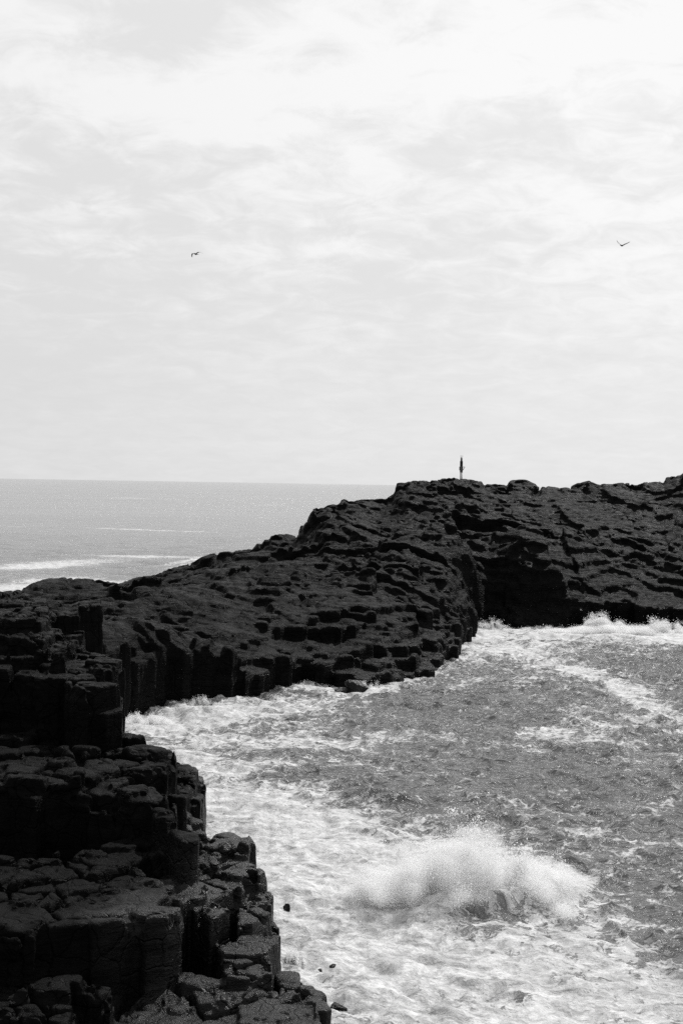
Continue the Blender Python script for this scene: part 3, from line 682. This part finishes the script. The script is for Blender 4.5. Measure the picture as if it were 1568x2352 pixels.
# ------------------------------------------------------------------ spray
m_sp, t, out = mat('spray'); p = t.n('ShaderNodeBsdfPrincipled')
t.put(p.inputs['Base Color'], grey(t, 0.93)); p.inputs['Roughness'].default_value = 0.7
tr = t.n('ShaderNodeBsdfTranslucent'); t.put(tr.inputs[0], grey(t, 0.97)); mx = t.n('ShaderNodeMixShader'); mx.inputs[0].default_value = 0.62
m_sp.node_tree.links.new(p.outputs[0], mx.inputs[1]); m_sp.node_tree.links.new(tr.outputs[0], mx.inputs[2]); m_sp.node_tree.links.new(mx.outputs[0], out.inputs[0])
TET = np.array([[1, 1, 1], [1, -1, -1], [-1, 1, -1], [-1, -1, 1]], float) / 1.732
TF = np.array([[0, 1, 2], [0, 3, 1], [0, 2, 3], [1, 3, 2]])
def droplets(name, P, size, label, seed=0):
    r = np.random.default_rng(seed); n = len(P)
    q = r.normal(size=(n, 4)); q /= np.linalg.norm(q, axis=1)[:, None]; a, b, c, d = q.T
    Rm = np.stack([np.stack([1 - 2 * (c * c + d * d), 2 * (b * c - a * d), 2 * (b * d + a * c)], 1),
                   np.stack([2 * (b * c + a * d), 1 - 2 * (b * b + d * d), 2 * (c * d - a * b)], 1),
                   np.stack([2 * (b * d - a * c), 2 * (c * d + a * b), 1 - 2 * (b * b + c * c)], 1)], 1)
    v = np.einsum('nij,kj->nki', Rm, TET) * size[:, None, None]; v[:, :, 2] *= r.uniform(1, 1.8, n)[:, None]
    v += P[:, None, :]
    F_ = (np.arange(n)[:, None, None] * 4 + TF).reshape(-1, 3)
    o = mesh_np(name, v.reshape(-1, 3), F_, m_sp, smooth=False)
    tag(o, label, kind='stuff'); return o
def burst(cx, cy, wid, dep_, hgt, n, seed, ncl=26, tall=None):
    """plumes of drops: clustered jets thrown up from a line, dense below and ragged above"""
    r = np.random.default_rng(seed); out_ = []
    for k in range(ncl):
        s = r.uniform(-1, 1); prof = max(0.12, (1 - abs(s) ** 2.2)); prof *= r.uniform(0.35, 1.2)
        if tall: prof *= tall(s)
        nn = int(n / ncl * (0.4 + prof)); 
        bx = cx + s * wid; by = cy + r.normal(0, dep_ * 0.4)
        tt = r.beta(1.0, 1.7, nn); spread = 0.18 + 0.55 * tt
        px_ = bx + r.normal(0, 1, nn) * spread * wid / 8.5 + r.normal(0, 0.3) * tt * wid / 3
        py_ = by + r.normal(0, 1, nn) * spread * dep_ * 0.7
        pz_ = hgt * prof * tt * (1 - 0.10 * r.random(nn)) + r.normal(0, 0.04, nn) * hgt
        out_.append(np.stack([px_, py_, pz_], 1))
    P = np.concatenate(out_)
    # wispiness: drop points where a warped noise is low
    w_ = fbm(P[:, 0] * 1.3 + P[:, 1], P[:, 2] * 1.6 + P[:, 1] * 0.6, seed, 4)
    keep = (w_ + 0.25 - 0.35 * P[:, 2] / hgt) > r.normal(0, 0.16, len(P)) - 0.1
    return P[keep]
def mist(P, cell, iso, dens_, label):
    """closed lumpy body of fine mist wrapped round a burst of drops"""
    lo = P.min(0) - 6 * cell; n = ((P.max(0) + 6 * cell - lo) / cell).astype(int) + 1
    G, _ = np.histogramdd(P, bins=n, range=[(lo[i], lo[i] + n[i] * cell) for i in range(3)])
    G = np.minimum(G, np.percentile(G[G > 0], 80)); G = G / G.max()
    for k in range(G.shape[2]): G[:, :, k] = blur(G[:, :, k], 1.3)
    G = np.moveaxis(G, 0, 2)
    for k in range(G.shape[1]): G[:, k, :] = blur(G[:, k, :], 0.01 + 1.0)
    G = np.moveaxis(G, 2, 0)
    G[0] = G[-1] = 0; G[:, 0] = G[:, -1] = 0; G[:, :, 0] = G[:, :, -1] = 0
    V_, F_ = surface_nets((G - iso).astype(np.float32), *(lo + cell / 2), cell)
    mm, t_, out_ = mat('spray_mist'); v_ = t_.n('ShaderNodeVolumePrincipled')
    t_.put(v_.inputs['Color'], grey(t_, 0.97)); v_.inputs['Density'].default_value = dens_; v_.inputs['Anisotropy'].default_value = 0.35
    mm.node_tree.links.new(v_.outputs[0], out_.inputs['Volume'])
    o = mesh_np('spray_mist', V_, F_, mm); tag(o, label, kind='stuff'); return o
c0 = at_z(1075, 2080); r = np.random.default_rng(3)
P = burst(c0[0], c0[1] + 0.4, 3.9, 1.6, 2.75, 300000, 12, 60, tall=lambda s: 1.1 - 0.55 * max(s, 0) - 0.3 * max(-s, 0))
P2 = burst(at_z(960, 2080)[0], at_z(960, 2080)[1], 3.0, 1.5, 1.9, 140000, 13, 36)
P3 = burst(at_z(1260, 2070)[0], at_z(1260, 2070)[1] + .5, 1.8, 1.2, 1.3, 60000, 15, 30)
jets = burst(c0[0] + 0.2, c0[1] + 0.9, 2.6, 0.5, 3.7, 22000, 14, 18)
P = np.concatenate([P, P2, P3, jets]); P[:, 2] += 0.3
size = np.exp(np.random.default_rng(1).normal(math.log(0.0078), 0.5, len(P))); size[-len(jets):] *= 2.0
for iso_, dn_, lb_ in ((0.10, 0.32, 'thin outer veil of mist round the breaking wave spray'), (0.36, 0.95, 'dense inner body of mist in the breaking wave spray')): mist(P[:-len(jets)], 0.14, iso_, dn_, lb_)
droplets('sea_spray', P, size, 'big white burst of spray thrown up by the wave breaking in the bay', 5)
def surf(u, v, wid, dp, hgt, n, seed, label, sz=0.02, ncl=16, tall=None, dz=0.0):
    c = at_z(u, v); P = burst(c[0], c[1] + 0.3, wid, dp, hgt, n, seed, ncl, tall); P[:, 2] += dz
    if n >= 15000: mist(P, 0.22, 0.22, 0.7, 'soft mist within the ' + label.replace('white ', '', 1))
    droplets('surf_spray', P, np.exp(np.random.default_rng(seed).normal(math.log(sz), 0.4, len(P))), label, seed)
surf(1440, 1457, 9.5, 1.2, 1.1, 60000, 31, 'ragged band of white water along the ledge at the right', 0.02, 110)
surf(1390, 1452, 3.0, 1.0, 2.4, 40000, 21, 'white surf bursting against the low ledge at the right of the headland', 0.022, 44)
surf(1530, 1458, 3.0, 0.9, 2.4, 15000, 22, 'white surf thrown against the ledge at the right edge', 0.024, 30)
surf(1125, 1444, 2.4, 0.8, 1.4, 9000, 23, 'low white surf splash at the cove corner beside the headland tip', 0.022, 30)
surf(1240, 1449, 4.0, 0.5, 0.6, 5000, 24, 'thin line of surf along the back of the dark cove', 0.022)
surf(338, 1664, 1.5, 0.8, 1.2, 16000, 25, 'white surf heaped in the narrow inlet behind the stepped cliff', 0.016)
surf(455, 1622, 1.6, 0.5, 0.8, 6000, 26, 'small splash at the foot of the black wall beyond the inlet', 0.014)
surf(855, 1592, 1.7, 0.4, 1.0, 9000, 27, 'white water pouring off the boulder at the headland foot', 0.014)
surf(690, 1577, 2.4, 0.4, 0.5, 5000, 28, 'low ripple of surf against the middle of the headland foot', 0.014)
surf(668, 2215, 0.45, 0.35, 0.4, 9000, 29, 'small patch of white water washing off the lowest ledge of the near cliff', 0.009)

# ------------------------------------------------------------------ loose rocks
def boulder(name, x, y, z, sx, sy, sz, seed, label, cat='rock', rotz=0.0, group=None):
    import bmesh
    bm = bmesh.new(); bmesh.ops.create_icosphere(bm, subdivisions=5, radius=1.0)
    co_ = np.array([v.co[:] for v in bm.verts]); r = np.random.default_rng(seed)
    # facet by clipping with random planes
    for k in range(10):
        n = r.normal(size=3); n /= np.linalg.norm(n); d = r.uniform(0.32, 0.62); q_ = co_ @ n - d
        co_ -= np.clip(q_, 0, None)[:, None] * n * 0.92
    co_ += (0.14 * fbm(co_[:, 0] * 3 + co_[:, 2] * 2, co_[:, 1] * 3 - co_[:, 2], seed, 4))[:, None] * co_
    co_ *= np.array([sx, sy, sz])
    for v, c in zip(bm.verts, co_): v.co = c
    me = bpy.data.meshes.new(name); bm.to_mesh(me); bm.free()
    for f in me.polygons: f.use_smooth = True
    me.materials.append(ROCK_NEAR); o = bpy.data.objects.new(name, me); S.collection.objects.link(o)
    o.location = (x, y, z); o.rotation_euler = (0, 0, rotz); tag(o, label, cat, group); return o
def brock(u, v, sx, sy, sz, z, seed, label, rot=0.0, group=None):
    c = at_z(u, v); boulder('boulder', c[0], c[1], z, sx, sy, sz, seed, label, 'rock', rot, group)
brock(825, 1590, 1.5, 1.1, 1.5, 0.1, 3, 'large wet boulder in the surf at the foot of the headland', 0.3)
brock(785, 1594, 0.75, 0.7, 0.6, 0.05, 4, 'smaller dark boulder left of the large wet boulder', 1.0)
brock(660, 2082, 0.19, 0.24, 0.17, -0.01, 15, 'small black rock poking out of white foam off the columns', 0.2)
brock(765, 2222, 0.15, 0.15, 0.11, 0.06, 6, 'tiny dark rock in foam above the wet corner block', 0.2)
brock(735, 2230, 0.08, 0.09, 0.09, 0.0, 9, 'tiniest dark rock tip in foam beside the draining ledge', 0.2)
brock(775, 2314, 0.45, 0.35, 0.16, 0.0, 17, 'low rock awash to the right of the bottom corner block', 0.6)

# ------------------------------------------------------------------ beacon
M_W = simple('white_paint', 0.42, 0.45); M_D = simple('dark_paint', 0.05, 0.5); M_G = simple('galvanised_steel', 0.10, 0.45, 0.5); M_GL = simple('lantern_lens', 0.35, 0.15)
def lathe(prof, n=20, c=(0, 0)):
    a = np.linspace(0, 2 * np.pi, n, endpoint=False); V_, F_ = [], []
    for r_, z_ in prof:
        for t_ in a: V_.append((c[0] + r_ * math.cos(t_), c[1] + r_ * math.sin(t_), z_))
    for i in range(len(prof) - 1):
        for j in range(n):
            k = (j + 1) % n; F_.append((i * n + j, i * n + k, (i + 1) * n + k, (i + 1) * n + j))
    b0 = len(V_); V_.append((c[0], c[1], prof[0][1])); V_.append((c[0], c[1], prof[-1][1]))
    for j in range(n):
        k = (j + 1) % n; F_.append((b0, k, j, j)); F_.append((b0 + 1, (len(prof) - 1) * n + j, (len(prof) - 1) * n + k, (len(prof) - 1) * n + k))
    return V_, F_
def pymesh(name, VF, m_, parent=None, smooth=False):
    me = bpy.data.meshes.new(name); F_ = [tuple(dict.fromkeys(f)) for f in VF[1]]
    me.from_pydata([tuple(map(float, v)) for v in VF[0]], [], F_); me.update(); me.materials.append(m_)
    for f in me.polygons: f.use_smooth = smooth
    o = bpy.data.objects.new(name, me); S.collection.objects.link(o)
    if parent: o.parent = parent
    return o
def join(*vfs):
    V_, F_ = [], []
    for v, f in vfs:
        b = len(V_); V_ += list(v); F_ += [tuple(i + b for i in q_) for q_ in f]
    return V_, F_
def boxvf(x0, x1, y0, y1, z0, z1):
    v = [(x, y, z) for z in (z0, z1) for y in (y0, y1) for x in (x0, x1)]
    return v, [(0, 2, 3, 1), (4, 5, 7, 6), (0, 1, 5, 4), (2, 6, 7, 3), (0, 4, 6, 2), (1, 3, 7, 5)]
def barvf(a, b, w=0.02):
    a = Vector(a); b = Vector(b); d = (b - a).normalized(); s = d.cross(Vector((0, 0, 1)) if abs(d.z) < 0.9 else Vector((1, 0, 0))).normalized(); u_ = d.cross(s)
    v = [tuple(e + s * i * w + u_ * j * w) for e in (a, b) for (i, j) in ((-1, -1), (1, -1), (1, 1), (-1, 1))]
    return v, [(0, 1, 2, 3), (7, 6, 5, 4), (0, 4, 5, 1), (1, 5, 6, 2), (2, 6, 7, 3), (3, 7, 4, 0)]
bp = at_d(1058.3, 1102, 194.0)
K = 0.0046   # metres per survey tick at that distance
bc = bpy.data.objects.new('navigation_beacon', None); S.collection.objects.link(bc); bc.location = tuple(bp); bc.scale = (1.25, 1.25, 1)
tag(bc, 'slim white and dark navigation beacon standing on the headland summit', 'beacon')
def hz_(y): return (1030 - y) * K
sh = pymesh('pole', lathe([(0.155, -0.9), (0.150, hz_(812))]), M_W, bc, True)
band = lathe([(0.158, hz_(812) + .002), (0.158, hz_(748))]); pymesh('band', band, M_D, bc, True)
pymesh('equipment_box', join(boxvf(-0.215, 0.165, -0.2, 0.2, hz_(748), hz_(652)), boxvf(-0.17, 0.12, -0.215, -0.2, hz_(735), hz_(668))), M_D, bc)
pymesh('platform', join(boxvf(-0.225, 0.385, -0.22, 0.22, hz_(652), hz_(642))), M_D, bc)
for y_ in (-0.18, 0.18): pymesh('brace', barvf((0.375, y_, hz_(652)), (0.16, y_, hz_(750)), .016), M_D, bc)
pymesh('column', lathe([(0.155, hz_(642)), (0.158, hz_(485)), (0.172, hz_(485) + .003), (0.172, hz_(478)), (0.112, hz_(478) + .003)]), M_G, bc, True)
pymesh('mast', lathe([(0.110, hz_(478) + .004), (0.105, hz_(380)), (0.06, hz_(376))]), M_G, bc, True)
ln = pymesh('lantern', lathe([(0.045, hz_(376) + .002), (0.062, hz_(370)), (0.05, hz_(360)), (0.015, hz_(352))]), M_GL, bc, True)
pymesh('bird_guard', join(lathe([(0.165, hz_(326)), (0.165, hz_(320))]), *[barvf((0.15 * c_, 0.15 * s_, hz_(322)), (0.10 * c_, 0.10 * s_, hz_(378)), .006) for c_, s_ in ((1, 0), (-1, 0), (0, 1), (0, -1))]), M_D, bc)

# ------------------------------------------------------------------ gulls
M_B = simple('gull_feathers', 0.13, 0.7, 0, 0.35, 3.0); M_BK = simple('gull_beak', 0.1, 0.4)
def loft(rings):
    n = len(rings[0]); V_ = [tuple(p_) for r_ in rings for p_ in r_]; F_ = []
    for i in range(len(rings) - 1):
        for j in range(n):
            k = (j + 1) % n; F_.append((i * n + j, i * n + k, (i + 1) * n + k, (i + 1) * n + j))
    F_.append(tuple(range(n))[::-1]); F_.append(tuple(range((len(rings) - 1) * n, len(rings) * n)))
    return V_, F_
def ring_body(x, z, ry, rz, n=12): return [(x, ry * math.cos(a), z + rz * math.sin(a)) for a in np.linspace(0, 2 * math.pi, n, endpoint=False)]
def wing(side, st):
    """st: (span y, x of leading edge, chord, z, thickness)"""
    rings = []
    for (y_, xl, c_, z_, th_) in st:
        rr = []
        for (f, hh) in ((0, 0), (.12, .8), (.35, 1), (.7, .5), (1, .05), (.7, -.15), (.35, -.3), (.12, -.4)):
            rr.append((xl - f * c_, side * y_, z_ + hh * th_))
        rings.append(rr if side > 0 else rr)
    return loft(rings)
def gull(loc, heading, bank, wl, wr_, label, sc_=1.3):
    body = loft([ring_body(x, z, a, b) for x, z, a, b in ((.26, .015, .006, .006), (.25, .02, .03, .03), (.21, .025, .045, .045), (.16, .018, .045, .047), (.10, 0, .065, .065), (0, -.01, .075, .075), (-.10, 0, .058, .055), (-.18, .01, .035, .028), (-.21, .012, .06, .012), (-.33, .012, .085, .006), (-.34, .012, .08, .004))])
    o = pymesh('seagull', join(body, wing(1, wl), wing(-1, wr_)), M_B, None, True)
    pymesh('beak', loft([ring_body(x, z, a, b, 8) for x, z, a, b in ((.255, .012, .012, .014), (.29, .008, .008, .009), (.315, -.004, .003, .004))]), M_BK, o, True)
    o.scale = (sc_, sc_, sc_); o.location = tuple(loc); o.rotation_euler = (bank, 0, heading)
    tag(o, label, 'gull', 'gulls gliding over the sea'); return o
# left gull: seen nearly head on with drooping wing tips, 24 ticks across
W1 = [(0.03, .10, .17, .02, .02), (0.18, .13, .19, .07, .018), (0.36, .15, .17, .10, .014), (0.52, .08, .13, .06, .010), (0.64, .0, .08, -.02, .006), (0.70, -.07, .03, -.07, .003)]
W1b = [(0.03, .10, .17, .02, .02), (0.16, .13, .19, .06, .018), (0.30, .15, .17, .07, .014), (0.40, .09, .15, -.02, .010), (0.45, .02, .12, -.13, .006), (0.46, -.05, .05, -.2, .003)]
gull(at_d(450, 583.5, 160), R(238), R(4), W1, W1b, 'small dark gull with drooping wing tips at the left of the sky', 1.35)
W2 = [(0.03, .10, .2, .02, .02), (0.20, .12, .23, .09, .018), (0.38, .13, .22, .18, .014), (0.56, .07, .17, .28, .010), (0.68, .0, .11, .37, .006), (0.75, -.08, .04, .44, .003)]
gull(at_d(1427, 564, 165), R(222), R(-12), W2, W2, 'gull with both wings raised in a V at the right of the sky', 1.28)
